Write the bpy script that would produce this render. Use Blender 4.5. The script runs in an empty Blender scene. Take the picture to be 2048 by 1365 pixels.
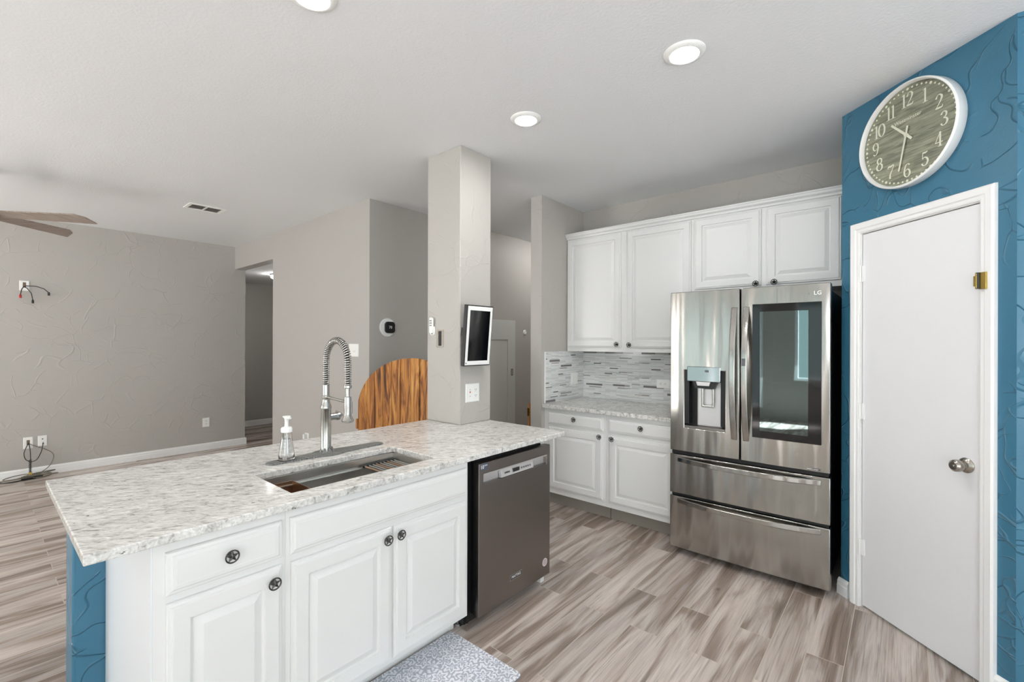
import bpy, bmesh, math, random
from mathutils import Vector, Matrix
C = bpy.context; SC = C.scene; COL = SC.collection
PI = math.pi
random.seed(7)
HC = 2.745                      # ceiling height

# ------------------------------------------------------------------ camera, world, light
cd = bpy.data.cameras.new('camera'); cam = bpy.data.objects.new('camera', cd); COL.objects.link(cam)
cam.location = (0, 0, 1.441)
cam.rotation_euler = (Matrix.Rotation(math.radians(40.696 - 90), 3, 'Z') @ Matrix.Rotation(PI/2, 3, 'X') @ Matrix.Rotation(math.radians(0.169), 3, 'Z')).to_euler()
cd.sensor_width = 36; cd.lens = 917.076/2048*36
cd.shift_x = (1024 - 1019.71)/2048; cd.shift_y = (684.8 - 682.5)/2048
cd.clip_start = .02
SC.camera = cam
SC.view_settings.view_transform = 'Standard'; SC.view_settings.look = 'None'
SC.view_settings.gamma = 1; SC.view_settings.use_curve_mapping = False
SC.view_settings.exposure = 0.84
SC.cycles.use_denoising = True
SC.cycles.max_bounces = 10; SC.cycles.diffuse_bounces = 6; SC.cycles.transparent_max_bounces = 12
SC.cycles.sample_clamp_indirect = 6
W = bpy.data.worlds.new('world'); SC.world = W; W.use_nodes = True
W.node_tree.nodes['Background'].inputs[0].default_value = (.45, .78, .78, 1)
W.node_tree.nodes['Background'].inputs[1].default_value = .4

def area(name, loc, rot, sx, sy, power, col=(1, .97, .93)):
    l = bpy.data.lights.new(name, 'AREA'); l.shape = 'RECTANGLE'; l.size = sx; l.size_y = sy; l.energy = power; l.color = col
    o = bpy.data.objects.new(name, l); COL.objects.link(o); o.location = loc; o.rotation_euler = rot
# area lamps standing in for daylight outside unseen windows behind and left of camera
area('daylight_rear', (-.3, -4.40, 1.3), (PI/2 + .8, 0, 0), 3.4, 2.1, 65, (.93, .955, .985))  # tilted upwards to brighten the ceiling
area('daylight_side', (-3.80, .95, 1.45), (PI/2 + .4, 0, -PI/2), 1.15, 1.5, 4, (.85, 1, 1))
area('daylight_patio', (-3.80, 3.0, 1.2), (PI/2 + .4, 0, -PI/2), 1.9, 2.1, 7, (.9, 1, 1))
area('fill_living', (-3.80, 5.6, 1.35), (PI/2 + .4, 0, -PI/2), 1.6, 1.6, 60, (1, .975, .945))  # fill lamp added outside an unseen window to light the living room
area('fill_dining', (-3.80, -2.0, 1.4), (PI/2 + .2, 0, -PI/2), 2.8, 1.7, 52, (.92, .96, 1))  # fill lamp added to brighten the cabinet fronts from the left
sl = bpy.data.lights.new('sun', 'SUN'); sl.energy = 50; sl.angle = .01; sl.color = (.83, .92, 1)
so = bpy.data.objects.new('sun', sl); COL.objects.link(so); so.rotation_euler = Vector((.42, .42, -.80)).to_track_quat('-Z', 'Y').to_euler()

# ------------------------------------------------------------------ materials
def lin(r, g, b):
    f = lambda v: ((v/255+.055)/1.055)**2.4 if v/255 > .04045 else v/255/12.92
    return (f(r), f(g), f(b), 1)
class Mt:
    def __init__(s, name, col=(.8, .8, .8, 1), rough=.5, metal=0., **kw):
        s.m = bpy.data.materials.new(name); s.m.use_nodes = True; s.t = s.m.node_tree
        s.b = s.t.nodes['Principled BSDF']
        s.b.inputs['Base Color'].default_value = col; s.b.inputs['Roughness'].default_value = rough; s.b.inputs['Metallic'].default_value = metal
        for k, v in kw.items(): s.b.inputs[k.replace('_', ' ')].default_value = v
    def n(s, typ, ins=None, **at):
        d = s.t.nodes.new('ShaderNode' + typ)
        for k, v in at.items(): setattr(d, k, v)
        for k, v in (ins or {}).items():
            if isinstance(v, bpy.types.NodeSocket): s.t.links.new(v, d.inputs[k])
            else: d.inputs[k].default_value = v
        return d
    def co(s, scale=(1, 1, 1), rot=(0, 0, 0), kind='Object', loc=(0, 0, 0)):
        c = s.n('TexCoord').outputs[kind]
        return s.n('Mapping', {'Vector': c, 'Scale': scale, 'Rotation': rot, 'Location': loc}).outputs[0]
    def ramp(s, fac, pts, interp='LINEAR'):
        r = s.n('ValToRGB', {'Fac': fac}); e = r.color_ramp.elements; r.color_ramp.interpolation = interp
        while len(e) < len(pts): e.new(.5)
        for q, (p, c) in zip(e, pts):
            q.position = p; q.color = c if len(c) == 4 else (*c, 1)
        return r.outputs[0]
    def mix(s, fac, a, b, mode='MIX'):
        m = s.n('Mix', data_type='RGBA', blend_type=mode)
        for i, v in ((0, fac), (6, a), (7, b)):
            if isinstance(v, bpy.types.NodeSocket): s.t.links.new(v, m.inputs[i])
            else: m.inputs[i].default_value = v
        return m.outputs[2]
    def math(s, op, a, b=0., c=0.):
        m = s.n('Math', operation=op)
        for i, v in enumerate((a, b, c)):
            if isinstance(v, bpy.types.NodeSocket): s.t.links.new(v, m.inputs[i])
            else: m.inputs[i].default_value = v
        return m.outputs[0]
    def noise(s, vec, scale, detail=4, rough=.5, dist=0.):
        return s.n('TexNoise', {'Vector': vec, 'Scale': scale, 'Detail': detail, 'Roughness': rough, 'Distortion': dist}).outputs[0]
    def set(s, inp, v): s.t.links.new(v, s.b.inputs[inp])
    def bump(s, h, strength=.3, dist=.01):
        s.set('Normal', s.n('Bump', {'Height': h, 'Strength': strength, 'Distance': dist}).outputs[0])
g = lambda v: (v, v, v, 1)

def trowel(name, col, amount=1., rough=.55, th=.52, warp=2.2):
    m = Mt(name, col, rough)
    v = m.n('TexCoord').outputs['Object']
    w = m.n('TexNoise', {'Vector': v, 'Scale': warp, 'Detail': 2}).outputs[1]
    vv = m.n('VectorMath', {0: v, 1: w}, operation='ADD').outputs[0]
    h = None
    for k, (sc, off) in enumerate(((2.6, 0), (3.7, 5.3))):
        vo = m.n('TexVoronoi', {'Vector': m.n('VectorMath', {0: vv, 1: (off, off, off)}, operation='ADD').outputs[0], 'Scale': sc}, feature='DISTANCE_TO_EDGE').outputs[0]
        line = m.ramp(vo, [(0, g(1)), (.009, g(.55)), (.022, g(0))])
        mk = m.ramp(m.noise(v, 4.5 + k, 2), [(th, g(0)), (th+.07, g(1))])
        l = m.math('MULTIPLY', line, mk)
        h = l if h is None else m.math('ADD', h, l)
    pl = m.noise(v, 6, 3, .5, .8)
    fine = m.noise(v, 130, 2)
    h = m.math('ADD', m.math('MULTIPLY', h, 1.1), m.math('ADD', m.math('MULTIPLY', pl, .5), m.math('MULTIPLY', fine, .10)))
    m.bump(h, .55*amount, .006)
    return m.m
M = {}
M['wall'] = trowel('grey trowelled plaster', lin(184, 180, 174), .6, .55, .505, 1.2)
M['wall_plain'] = trowel('grey rolled plaster', lin(182, 178, 173), .22)
M['blue'] = trowel('blue trowelled plaster', lin(60, 115, 142), 1.35, .32, .45, 2.6)
cm = Mt('orange peel ceiling', lin(231, 232, 233), .8); cm.bump(cm.noise(cm.co(), 75, 3, .6), .35, .004); M['ceiling'] = cm.m
M['white'] = Mt('white cabinet paint', lin(230, 230, 228), .32).m
wb = Mt('white brushed paint', lin(232, 234, 236), .35); wb.bump(wb.noise(wb.co((30, 30, 2)), 6, 3), .12, .003); M['white_brushed'] = wb.m
M['trim'] = Mt('white trim paint', lin(242, 242, 241), .38).m
dp = Mt('white door paint', lin(233, 233, 235), .4); dp.bump(dp.noise(dp.co((40, 40, 1.6), (0, 0, 0)), 5, 4, .6, .6), .16, .003); M['door'] = dp.m
M['plastic'] = Mt('white plastic', lin(244, 244, 241), .3).m
M['grey_paint'] = Mt('grey satin paint', lin(208, 208, 205), .45).m
M['black'] = Mt('black plastic', lin(18, 18, 20), .35).m
M['hole'] = Mt('dark slot', lin(38, 36, 34), .6).m
M['rubber'] = Mt('grey silicone', lin(122, 122, 120), .6).m
rr_ = Mt('ribbed grey silicone', lin(122, 122, 120), .6)
rr_.bump(rr_.n('TexWave', {'Vector': rr_.co((1, .25, 1)), 'Scale': 26.}, bands_direction='X').outputs[0], .9, .004); M['rubber_ribbed'] = rr_.m
M['pewter'] = Mt('dark pewter', lin(78, 77, 74), .38, .85).m
M['brass'] = Mt('polished brass', lin(205, 176, 96), .22, 1).m
M['nickel'] = Mt('satin nickel', lin(176, 170, 162), .24, 1).m
M['chrome'] = Mt('brushed chrome', lin(184, 182, 177), .24, 1).m
M['plinth'] = Mt('unfinished grey plinth', lin(150, 144, 134), .7).m
M['red'] = Mt('red plastic', lin(190, 40, 40), .4).m
M['yellow'] = Mt('yellow plastic', lin(205, 170, 60), .5).m
M['cable'] = Mt('black cable', lin(40, 38, 36), .5).m
M['cable_grey'] = Mt('grey cable', lin(112, 106, 92), .5).m
M['wood_edge'] = Mt('light raw wood', lin(190, 130, 75), .6).m

def steel(name, col, rough, wav):
    m = Mt(name, col, rough, 1.)
    fine = m.noise(m.co((1, 1, 90)), 14, 3) if wav < 0 else m.noise(m.co((220, 220, 1.2)), 3, 3)
    big = m.noise(m.co((1, 1, .12)), 5.5, 2, .4)
    m.bump(m.math('ADD', m.math('MULTIPLY', fine, .012), m.math('MULTIPLY', big, abs(wav))), .5, .02)
    m.set('Roughness', m.math('MULTIPLY_ADD', fine, .10, rough-.04))
    return m.m
M['steel'] = steel('brushed stainless steel', lin(172, 169, 164), .17, 3.4)
M['steel_dark'] = steel('dark stainless steel', lin(140, 134, 131), .3, .12)
M['steel_sink'] = steel('sink steel', lin(222, 220, 216), .34, .03)
M['steel_bronze'] = steel('bronze tinted steel', lin(186, 156, 132), .36, .03)
M['steel_light'] = Mt('light steel panel', lin(205, 203, 203), .35, .6).m
M['fridge_side'] = Mt('black enamel', lin(14, 14, 16), .4).m
M['black_glass'] = Mt('black glass', lin(22, 21, 22), .06).m
M['screen'] = Mt('black screen', lin(8, 9, 13), .08).m
M['mirror_panel'] = Mt('glossy silver panel', lin(150, 152, 152), .08, .9).m
M['gasket'] = Mt('black gasket', lin(10, 10, 10), .5).m
M['fridge_inside'] = Mt('fridge liner', lin(150, 158, 158), .5).m
pg = Mt('tinted mirror glass')
gl = pg.n('BsdfGlossy', {'Color': (.70, .88, .88, 1), 'Roughness': .02}); tr = pg.n('BsdfTransparent', {'Color': (.16, .22, .23, 1)})
mx = pg.n('MixShader', {0: .20, 1: tr.outputs[0], 2: gl.outputs[0]})
pg.t.links.new(mx.outputs[0], pg.t.nodes['Material Output'].inputs[0]); M['tint'] = pg.m
M['glass'] = Mt('clear glass', (1, 1, 1, 1), .02, 0, Transmission_Weight=1., IOR=1.45).m
em = Mt('lamp lens', (1, 1, 1, 1), .5); em.b.inputs['Emission Color'].default_value = (1, .985, .965, 1); em.b.inputs['Emission Strength'].default_value = 110; M['lamp'] = em.m
em = Mt('passage fill glow', (1, 1, 1, 1), .5); em.b.inputs['Emission Color'].default_value = (1, .985, .965, 1); em.b.inputs['Emission Strength'].default_value = 22; M['lamp_fill'] = em.m  # glow of the fill light added in the passage
em = Mt('hall lamp shade', (1, 1, 1, 1), .5); em.b.inputs['Emission Color'].default_value = (1, .985, .965, 1); em.b.inputs['Emission Strength'].default_value = 34; M['lamp_hall'] = em.m

# floor: wood look porcelain planks
fm = Mt('wood look plank tile', rough=.26)
v = fm.co((1, 1, 1), loc=(.27, -.057, 0))
bk = fm.n('TexBrick', {'Vector': v, 'Color1': g(0), 'Color2': g(1), 'Mortar': g(.5), 'Scale': 1., 'Mortar Size': .0019, 'Mortar Smooth': .3, 'Bias': 0., 'Brick Width': .93, 'Row Height': .143}, offset=.37, offset_frequency=2, squash=1)
rnd = bk.outputs['Color']; mort = bk.outputs['Fac']
off = fm.n('CombineXYZ', {0: fm.math('MULTIPLY', rnd, 31.), 1: fm.math('MULTIPLY', rnd, 17.), 2: fm.math('MULTIPLY', rnd, 9.)}).outputs[0]
vs = fm.n('VectorMath', {0: v, 1: off}, operation='ADD').outputs[0]
st = fm.n('Mapping', {'Vector': vs, 'Scale': (.75, 6.5, 1)}).outputs[0]
n1 = fm.noise(st, 1.35, 4, .5, 1.0)
n2 = fm.noise(fm.n('Mapping', {'Vector': vs, 'Scale': (1.3, 75, 1)}).outputs[0], 2.2, 4, .6, .5)
base = fm.ramp(n1, [(.28, lin(128, 112, 101)), (.42, lin(158, 142, 131)), (.50, lin(192, 178, 169)), (.60, lin(212, 200, 192)), (.72, lin(176, 160, 149))])
grain = fm.ramp(n2, [(.32, g(.55)), (.47, g(.93)), (.68, g(1.06))])
c1 = fm.mix(.8, base, grain, 'MULTIPLY')
tint = fm.ramp(rnd, [(0, g(.78)), (.5, g(.95)), (1, g(1.08))])
c1 = fm.mix(1., c1, tint, 'MULTIPLY')
vk = fm.n('TexVoronoi', {'Vector': fm.n('Mapping', {'Vector': vs, 'Scale': (1.5, 3.2, 1)}).outputs[0], 'Scale': 1.4}).outputs[0]
c1 = fm.mix(fm.ramp(vk, [(.02, g(.7)), (.06, g(0))]), c1, lin(95, 82, 72))
fm.set('Base Color', fm.mix(mort, c1, lin(196, 182, 168)))
fm.bump(fm.math('SUBTRACT', fm.math('MULTIPLY', n2, .15), fm.math('MULTIPLY', mort, .8)), .25, .003)
M['floor'] = fm.m

# counter stone
cs = Mt('speckled quartz', rough=.12)
v = cs.co((1, 1, 1), (0, 0, math.radians(38)))
sv = cs.n('Mapping', {'Vector': v, 'Scale': (1, 2.6, 1.6)}).outputs[0]
a = cs.noise(sv, 19, 8, .70, .9); b_ = cs.noise(sv, 60, 5, .65, .4); c_ = cs.noise(sv, 4, 2)
k = cs.math('ADD', cs.math('MULTIPLY', a, .62), cs.math('ADD', cs.math('MULTIPLY', b_, .30), cs.math('MULTIPLY', c_, .08)))
cc = cs.ramp(k, [(.375, lin(128, 125, 120)), (.43, lin(182, 180, 175)), (.48, lin(208, 206, 202)), (.54, lin(222, 221, 216)), (.60, lin(240, 239, 235))])
sp = cs.ramp(cs.noise(v, 38, 5, .7), [(.31, g(1)), (.36, g(0))])
cc = cs.mix(sp, cc, lin(104, 100, 95))
cs.set('Base Color', cc); M['stone'] = cs.m

# backsplash strip mosaic
bs = Mt('strip mosaic tile', rough=.14)
v = bs.n('TexCoord').outputs['Object']
sx = bs.n('SeparateXYZ', {0: v})
vv = bs.n('CombineXYZ', {0: bs.math('ADD', sx.outputs[0], sx.outputs[1]), 1: sx.outputs[2], 2: 0.}).outputs[0]
bk = bs.n('TexBrick', {'Vector': vv, 'Color1': g(0), 'Color2': g(1), 'Mortar': g(.5), 'Scale': 1., 'Mortar Size': .0008, 'Brick Width': .115, 'Row Height': .0105}, offset=.41, offset_frequency=3)
cc = bs.ramp(bk.outputs['Color'], [(0, lin(200, 203, 203)), (.35, lin(226, 228, 227)), (.7, lin(238, 239, 238)), (1, lin(214, 214, 210))])
bs.set('Base Color', bs.mix(bk.outputs['Fac'], cc, lin(205, 205, 202))); bs.bump(bs.math('SUBTRACT', 1., bk.outputs['Fac']), .2, .002)
M['mosaic'] = bs.m
M['mosaic_dark'] = Mt('grey accent tile', lin(128, 124, 121), .12).m
M['mosaic_mid'] = Mt('pale grey accent tile', lin(172, 170, 168), .14).m

# burnt wood gate
gw = Mt('torched pine', rough=.45)
v = gw.n('TexCoord').outputs['Object']
st = gw.n('Mapping', {'Vector': v, 'Scale': (7, 7, 1.0)}).outputs[0]
a = gw.noise(st, 2.0, 5, .6, 1.2)
cc = gw.ramp(a, [(.33, lin(66, 34, 14)), (.42, lin(140, 82, 32)), (.52, lin(196, 128, 56)), (.68, lin(222, 166, 92))])
ln = gw.ramp(gw.noise(gw.n('Mapping', {'Vector': v, 'Scale': (40, 40, 1.4)}).outputs[0], 2.4, 3, .6, .8), [(.35, g(.45)), (.55, g(1))])
gw.set('Base Color', gw.mix(.8, cc, ln, 'MULTIPLY')); M['gate'] = gw.m
M['gap_dark'] = Mt('dark board gap', lin(46, 24, 12), .7).m

# kitchen mat
mm = Mt('damask mat', rough=.7)
v = mm.co((1, 1, 1))
vo = mm.n('TexVoronoi', {'Vector': v, 'Scale': 15., 'Randomness': .55}, distance='EUCLIDEAN')
d = vo.outputs[0]; sv = mm.n('VectorMath', {0: mm.n('VectorMath', {0: v, 1: (15., 15., 15.)}, operation='MULTIPLY').outputs[0], 1: vo.outputs['Position']}, operation='SUBTRACT').outputs[0]
se = mm.n('SeparateXYZ', {0: mm.n('VectorMath', {0: v, 1: vo.outputs['Position']}, operation='SUBTRACT').outputs[0]})
ang = mm.math('ARCTAN2', se.outputs[1], se.outputs[0])
pet = mm.math('MULTIPLY', mm.math('SINE', mm.math('MULTIPLY', ang, 6.)), .11)
rr = mm.math('ADD', d, pet)
ring = mm.math('SINE', mm.math('MULTIPLY', rr, 19.))
nz = mm.noise(v, 55, 3, .5, .6)
f_ = mm.math('ADD', ring, mm.math('MULTIPLY', mm.math('SUBTRACT', nz, .5), 5.5))
pc = mm.ramp(f_, [(.02, lin(176, 180, 190)), (.12, lin(232, 233, 238))])
mm.set('Base Color', pc); M['mat'] = mm.m
M['mat_edge'] = Mt('dark mat edge', lin(120, 120, 124), .7).m

# clock face and fan wood
kf = Mt('weathered clock board', rough=.5)
v = kf.n('TexCoord').outputs['Object']
st = kf.n('Mapping', {'Vector': v, 'Scale': (2.2, 1, 22)}).outputs[0]
a = kf.noise(st, 3.2, 5, .65, .7); b_ = kf.noise(kf.n('Mapping', {'Vector': v, 'Scale': (3, 1, 70)}).outputs[0], 3, 3)
cc = kf.ramp(a, [(.33, lin(104, 106, 92)), (.5, lin(140, 142, 122)), (.66, lin(166, 167, 146))])
kf.set('Base Color', kf.mix(.5, cc, kf.ramp(b_, [(.35, g(.7)), (.6, g(1.05))]), 'MULTIPLY')); M['clock_face'] = kf.m
fw = Mt('grey driftwood', lin(150, 138, 128), .5)
fw.set('Base Color', fw.ramp(fw.noise(fw.co((2, 30, 2)), 3, 4), [(.3, lin(128, 114, 104)), (.7, lin(166, 152, 142))])); M['fan'] = fw.m
M['vent_dark'] = Mt('brown vent louver', lin(118, 100, 84), .6).m
M['cream'] = Mt('cream lettering', lin(226, 226, 208), .5).m
M['logo'] = Mt('white lettering', lin(244, 244, 240), .4).m
M['ink'] = Mt('grey printing', lin(95, 95, 98), .5).m
M['navy'] = Mt('slate sticker', lin(86, 90, 104), .4).m
M['pink'] = Mt('pale pink sticker', lin(226, 208, 210), .5).m
M['badge_blue'] = Mt('dark badge', lin(52, 56, 66), .3).m

# ------------------------------------------------------------------ mesh helpers
class MB:
    def __init__(s): s.b = bmesh.new(); s.mi = 0
    def face(s, vs):
        try:
            f = s.b.faces.new(vs); f.material_index = s.mi; return f
        except ValueError: return None
    def quad(s, *p): return s.face([s.b.verts.new(q) for q in p])
    def box(s, x0, x1, y0, y1, z0, z1):
        v = [s.b.verts.new((x, y, z)) for x in (x0, x1) for y in (y0, y1) for z in (z0, z1)]
        for q in ((0, 1, 3, 2), (4, 6, 7, 5), (0, 4, 5, 1), (2, 3, 7, 6), (0, 2, 6, 4), (1, 5, 7, 3)): s.face([v[i] for i in q])
        return s
    def grid(s, us, vs, w0, w1, holes=(), f=lambda u, v, w: (u, w, v), bow=None):
        """slab of cells in u,v between w0 and w1, cells in holes left open"""
        nu, nv = len(us)-1, len(vs)-1; solid = lambda i, j: 0 <= i < nu and 0 <= j < nv and (i, j) not in holes
        bw = bow or (lambda u, v: 0)
        A = [[s.b.verts.new(f(u, v, w0 + bw(u, v))) for v in vs] for u in us]; B = [[s.b.verts.new(f(u, v, w1)) for v in vs] for u in us]
        for i in range(nu):
            for j in range(nv):
                if not solid(i, j): continue
                s.face((A[i][j], A[i+1][j], A[i+1][j+1], A[i][j+1])); s.face((B[i][j], B[i][j+1], B[i+1][j+1], B[i+1][j]))
                if not solid(i-1, j): s.face((A[i][j], A[i][j+1], B[i][j+1], B[i][j]))
                if not solid(i+1, j): s.face((A[i+1][j], B[i+1][j], B[i+1][j+1], A[i+1][j+1]))
                if not solid(i, j-1): s.face((A[i][j], B[i][j], B[i+1][j], A[i+1][j]))
                if not solid(i, j+1): s.face((A[i][j+1], A[i+1][j+1], B[i+1][j+1], B[i][j+1]))
        for q in A + B:
            for v in q:
                if not v.link_faces: s.b.verts.remove(v)
        return s
    def rings(s, R, cap0=True, cap1=True, closed=True):
        L = [[s.b.verts.new(p) for p in r] for r in R]; n = len(L[0])
        for a, b in zip(L, L[1:]):
            for i in range(n if closed else n-1): s.face((a[i], a[(i+1) % n], b[(i+1) % n], b[i]))
        if cap0: s.face(L[0][::-1])
        if cap1: s.face(L[-1])
        return s
    def lathe(s, prof, o=(0, 0, 0), axis='z', seg=24, cap0=True, cap1=True):
        R = []
        for r, h in prof:
            ring = []
            for i in range(seg):
                a = 2*PI*i/seg; x, y = r*math.cos(a), r*math.sin(a)
                p = {'z': (x, y, h), 'y': (x, -h, y), 'x': (h, x, y)}[axis]      # axis y: h runs towards -y, the viewer
                ring.append((o[0]+p[0], o[1]+p[1], o[2]+p[2]))
            R.append(ring)
        return s.rings(R, cap0, cap1)
    def tube(s, pts, r, seg=8, closed=False, flat=1.):
        pts = [Vector(p) for p in pts]; R = []; n = len(pts); up = Vector((.123, .456, .88)).normalized()
        T = [(pts[(i+1) % n] - pts[i-1]) if closed else (pts[min(i+1, n-1)] - pts[max(i-1, 0)]) for i in range(n)]
        a = T[0].cross(up)
        for i in range(n):
            t = T[i].normalized(); a = (a - t*a.dot(t)).normalized(); b = t.cross(a); rr = r[i] if isinstance(r, (list, tuple)) else r
            R.append([pts[i] + (a*math.cos(q) + b*math.sin(q)*flat)*rr for q in (2*PI*k/seg for k in range(seg))])
        if closed:
            R.append(R[0]); return s.rings(R, False, False)
        return s.rings(R)
    def prism(s, poly, w0, w1, f=lambda u, v, w: (u, w, v)):
        return s.rings([[f(u, v, w0) for u, v in poly], [f(u, v, w1) for u, v in poly]])
    def panel(s, u0, u1, z0, z1, prof, back):
        """front with nested rectangles: prof = [(inset, y)]"""
        R = [[(u0+i, y, z0+i), (u1-i, y, z0+i), (u1-i, y, z1-i), (u0+i, y, z1-i)] for i, y in [(0, back)] + prof]
        return s.rings(R)
ORG = {}
def build(name, mb, mat, parent=None, bevel=0, smooth=0, seg=2, loc=None):
    bm = mb.b; bmesh.ops.recalc_face_normals(bm, faces=bm.faces)
    me = bpy.data.meshes.new(name)
    if parent is None and loc is None:
        vs = [v.co for v in bm.verts]
        loc = ((min(v.x for v in vs)+max(v.x for v in vs))/2, (min(v.y for v in vs)+max(v.y for v in vs))/2, min(v.z for v in vs))
        bmesh.ops.translate(bm, verts=bm.verts, vec=-Vector(loc))
    bm.to_mesh(me); bm.free()
    for q in (mat if isinstance(mat, (list, tuple)) else [mat]): me.materials.append(M[q])
    o = bpy.data.objects.new(name, me); COL.objects.link(o)
    if loc is not None: o.location = loc
    if parent is not None: o.parent = parent
    if smooth:
        for p in me.polygons: p.use_smooth = True
        me.set_sharp_from_angle(angle=math.radians(smooth))
    if bevel:
        md = o.modifiers.new('bevel', 'BEVEL'); md.width = bevel; md.segments = seg; md.limit_method = 'ANGLE'; md.angle_limit = math.radians(40)
    return o
def tag(o, label, cat, group=None):
    o['label'] = label; o['category'] = cat
    if group: o['group'] = group
    return o
def thing(name, label, cat, loc=(0, 0, 0), rz=0, group=None, rot=None):
    o = bpy.data.objects.new(name, None); COL.objects.link(o); o.empty_display_size = .1
    o.location = loc; o.rotation_euler = rot or (0, 0, rz)
    return tag(o, label, cat, group)
def struct(name, mb, mat, label=None, **kw):
    o = build(name, mb, mat, **kw); o['kind'] = 'structure'
    if label: o['label'] = label
    return o
def sroot(name, label, loc, rz=0):
    o = bpy.data.objects.new(name, None); COL.objects.link(o); o.location = loc; o.rotation_euler = (0, 0, rz); o['kind'] = 'structure'; o['label'] = label
    return o
DG = None
def text(s, size, mat, parent, loc, depth=.0004, rz=0, align='CENTER', sx=1.):
    cu = bpy.data.curves.new('t', 'FONT'); cu.body = s; cu.size = size; cu.align_x = align; cu.align_y = 'CENTER'; cu.extrude = depth
    t = bpy.data.objects.new('t', cu); COL.objects.link(t)
    me = bpy.data.meshes.new_from_object(t.evaluated_get(C.evaluated_depsgraph_get()))
    bpy.data.objects.remove(t); bpy.data.curves.remove(cu)
    me.transform(Matrix.Rotation(rz, 4, 'Z') @ Matrix.Rotation(PI/2, 4, 'X') @ Matrix.Scale(sx, 4, (1, 0, 0)))
    me.materials.clear(); me.materials.append(M[mat]); me.name = 'lettering'
    o = bpy.data.objects.new('lettering', me); COL.objects.link(o); o.parent = parent; o.location = loc
    return o
R_ISL, R_BACK = 0., -PI/2
PDIR = (-0.68691, -0.72675); PANTRY = (3.247, .273); R_PAN = math.atan2(PDIR[1], PDIR[0])

# ------------------------------------------------------------------ room shell
struct('floor', MB().box(-3.7, 6, -4.4, 8.6, -.06, 0), 'floor', 'grey brown wood look plank floor', loc=(0, 0, 0))
struct('ceiling', MB().box(-3.7, 6, -4.4, 7.15, HC, HC+.06), 'ceiling', 'off white orange peel ceiling')
struct('ceiling_hall', MB().box(2.46, 3.7, 3.82, 8.56, 2.437, 2.5), 'ceiling', 'lower hallway ceiling beyond the grey wall opening')
struct('wall_living', MB().box(-3.7, 2.46, 7.02, 7.15, 0, HC), 'wall', 'grey trowelled living room wall')
struct('wall_hall', MB().grid([3.69, 5.776, 7.02], [0, 2.437, HC], 2.329, 2.459, {(1, 0)}, f=lambda u, v, w: (w, u, v)), 'wall_plain', 'grey wall with the hallway opening')
struct('wall_hall_back', MB().box(2.33, 3.7, 8.45, 8.56, 0, 2.5), 'wall_plain', 'dim grey wall at the end of the hallway')
struct('wall_hall_left', MB().box(2.33, 2.46, 7.15, 8.45, 0, 2.5), 'wall_plain')
struct('wall_hall_right', MB().box(3.6, 3.7, 3.82, 8.45, 0, 2.5), 'wall_plain')
struct('wall_far', MB().box(2.459, 5.8, 3.69, 3.82, 0, HC), 'wall_plain', 'grey far wall with thermostat and low door')
struct('wall_passage', MB().box(5.8, 5.92, 2.436, 3.82, 0, HC), 'wall_plain')
struct('wall_stub', MB().box(3.262, 5.8, 2.436, 2.557, 0, HC), 'wall', 'grey stub wall at the left end of the cabinets')
struct('wall_kitchen', MB().box(3.958, 4.08, .173, 2.436, 0, HC), 'wall', 'grey wall behind the upper cabinets')
struct('wall_pantry_return', MB().box(3.252, 3.958, .173, .273, 0, HC), 'blue')
wp = MB().grid([0, .126, .718, .838], [0, 2.046, HC], 0, .1, {(1, 0)})
struct('wall_pantry', wp, 'blue', 'blue trowelled angled pantry wall', loc=(*PANTRY, 0)).rotation_euler = (0, 0, R_PAN)
struct('wall_right', MB().box(2.672, 2.78, -4.2, -.336, 0, HC), 'blue', 'blue wall past the pantry corner')
struct('wall_rear', MB().grid([-3.7, -2.0, 1.4, 2.78], [0, .05, 2.42, HC], -4.32, -4.2, {(1, 1)}), 'wall_plain')
struct('wall_left', MB().grid([-4.32, -3.4, -.6, .375, 1.525, 2.05, 3.95, 4.8, 6.4, 7.15], [0, .2, .6, .75, 2.2, 2.25, 2.3, HC], -3.72, -3.6,
    {(3, j) for j in (3, 4)} | {(5, j) for j in (1, 2, 3, 4, 5)} | {(7, j) for j in (2, 3)} | {(1, j) for j in (2, 3, 4, 5)}, f=lambda u, v, w: (w, u, v)), 'wall_plain')
def window(n, u0, u1, z0, z1, f, bars):
    b = MB().grid([u0, u0+.05, u1-.05, u1], [z0, z0+.05, z1-.05, z1], 0, .05, {(1, 1)}, f=f)
    o = struct('window_%d' % n, b, 'trim')
    for k in range(bars):
        u = u0 + (u1-u0)*(k+1)/(bars+1)
        build('mullion', MB().grid([u-.025-0, u+.025], [z0+.05, z1-.05], 0, .05, f=lambda a, b, c: tuple(Vector(f(a, b, c)) - o.location)), 'trim', o)
window(1, -2.0, 1.4, .05, 2.42, lambda u, v, w: (u, -4.22-w, v), 2)  # unseen; opening carried down to the floor so sunlight bounces to the ceiling
window(2, .375, 1.525, .75, 2.25, lambda u, v, w: (-3.62-w, u, v), 0)
window(3, 2.05, 3.95, .2, 2.3, lambda u, v, w: (-3.62-w, u, v), 1)
window(4, 4.8, 6.4, .6, 2.2, lambda u, v, w: (-3.62-w, u, v), 1)  # unseen window added to let light into the living room
window(5, -3.4, -.6, .6, 2.3, lambda u, v, w: (-3.62-w, u, v), 2)  # unseen window added to light the cabinet fronts
# island knee wall and pillar
struct('wall_island', MB().box(.2296, 2.376, 2.314, 2.487, 0, .862), 'blue', 'blue trowelled knee wall under the island counter', bevel=.012, seg=3)
struct('pillar', MB().box(2.082, 2.376, 2.224, 2.562, .89, HC), 'wall', 'grey trowelled square pillar rising from the counter', bevel=.006, seg=2)
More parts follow.
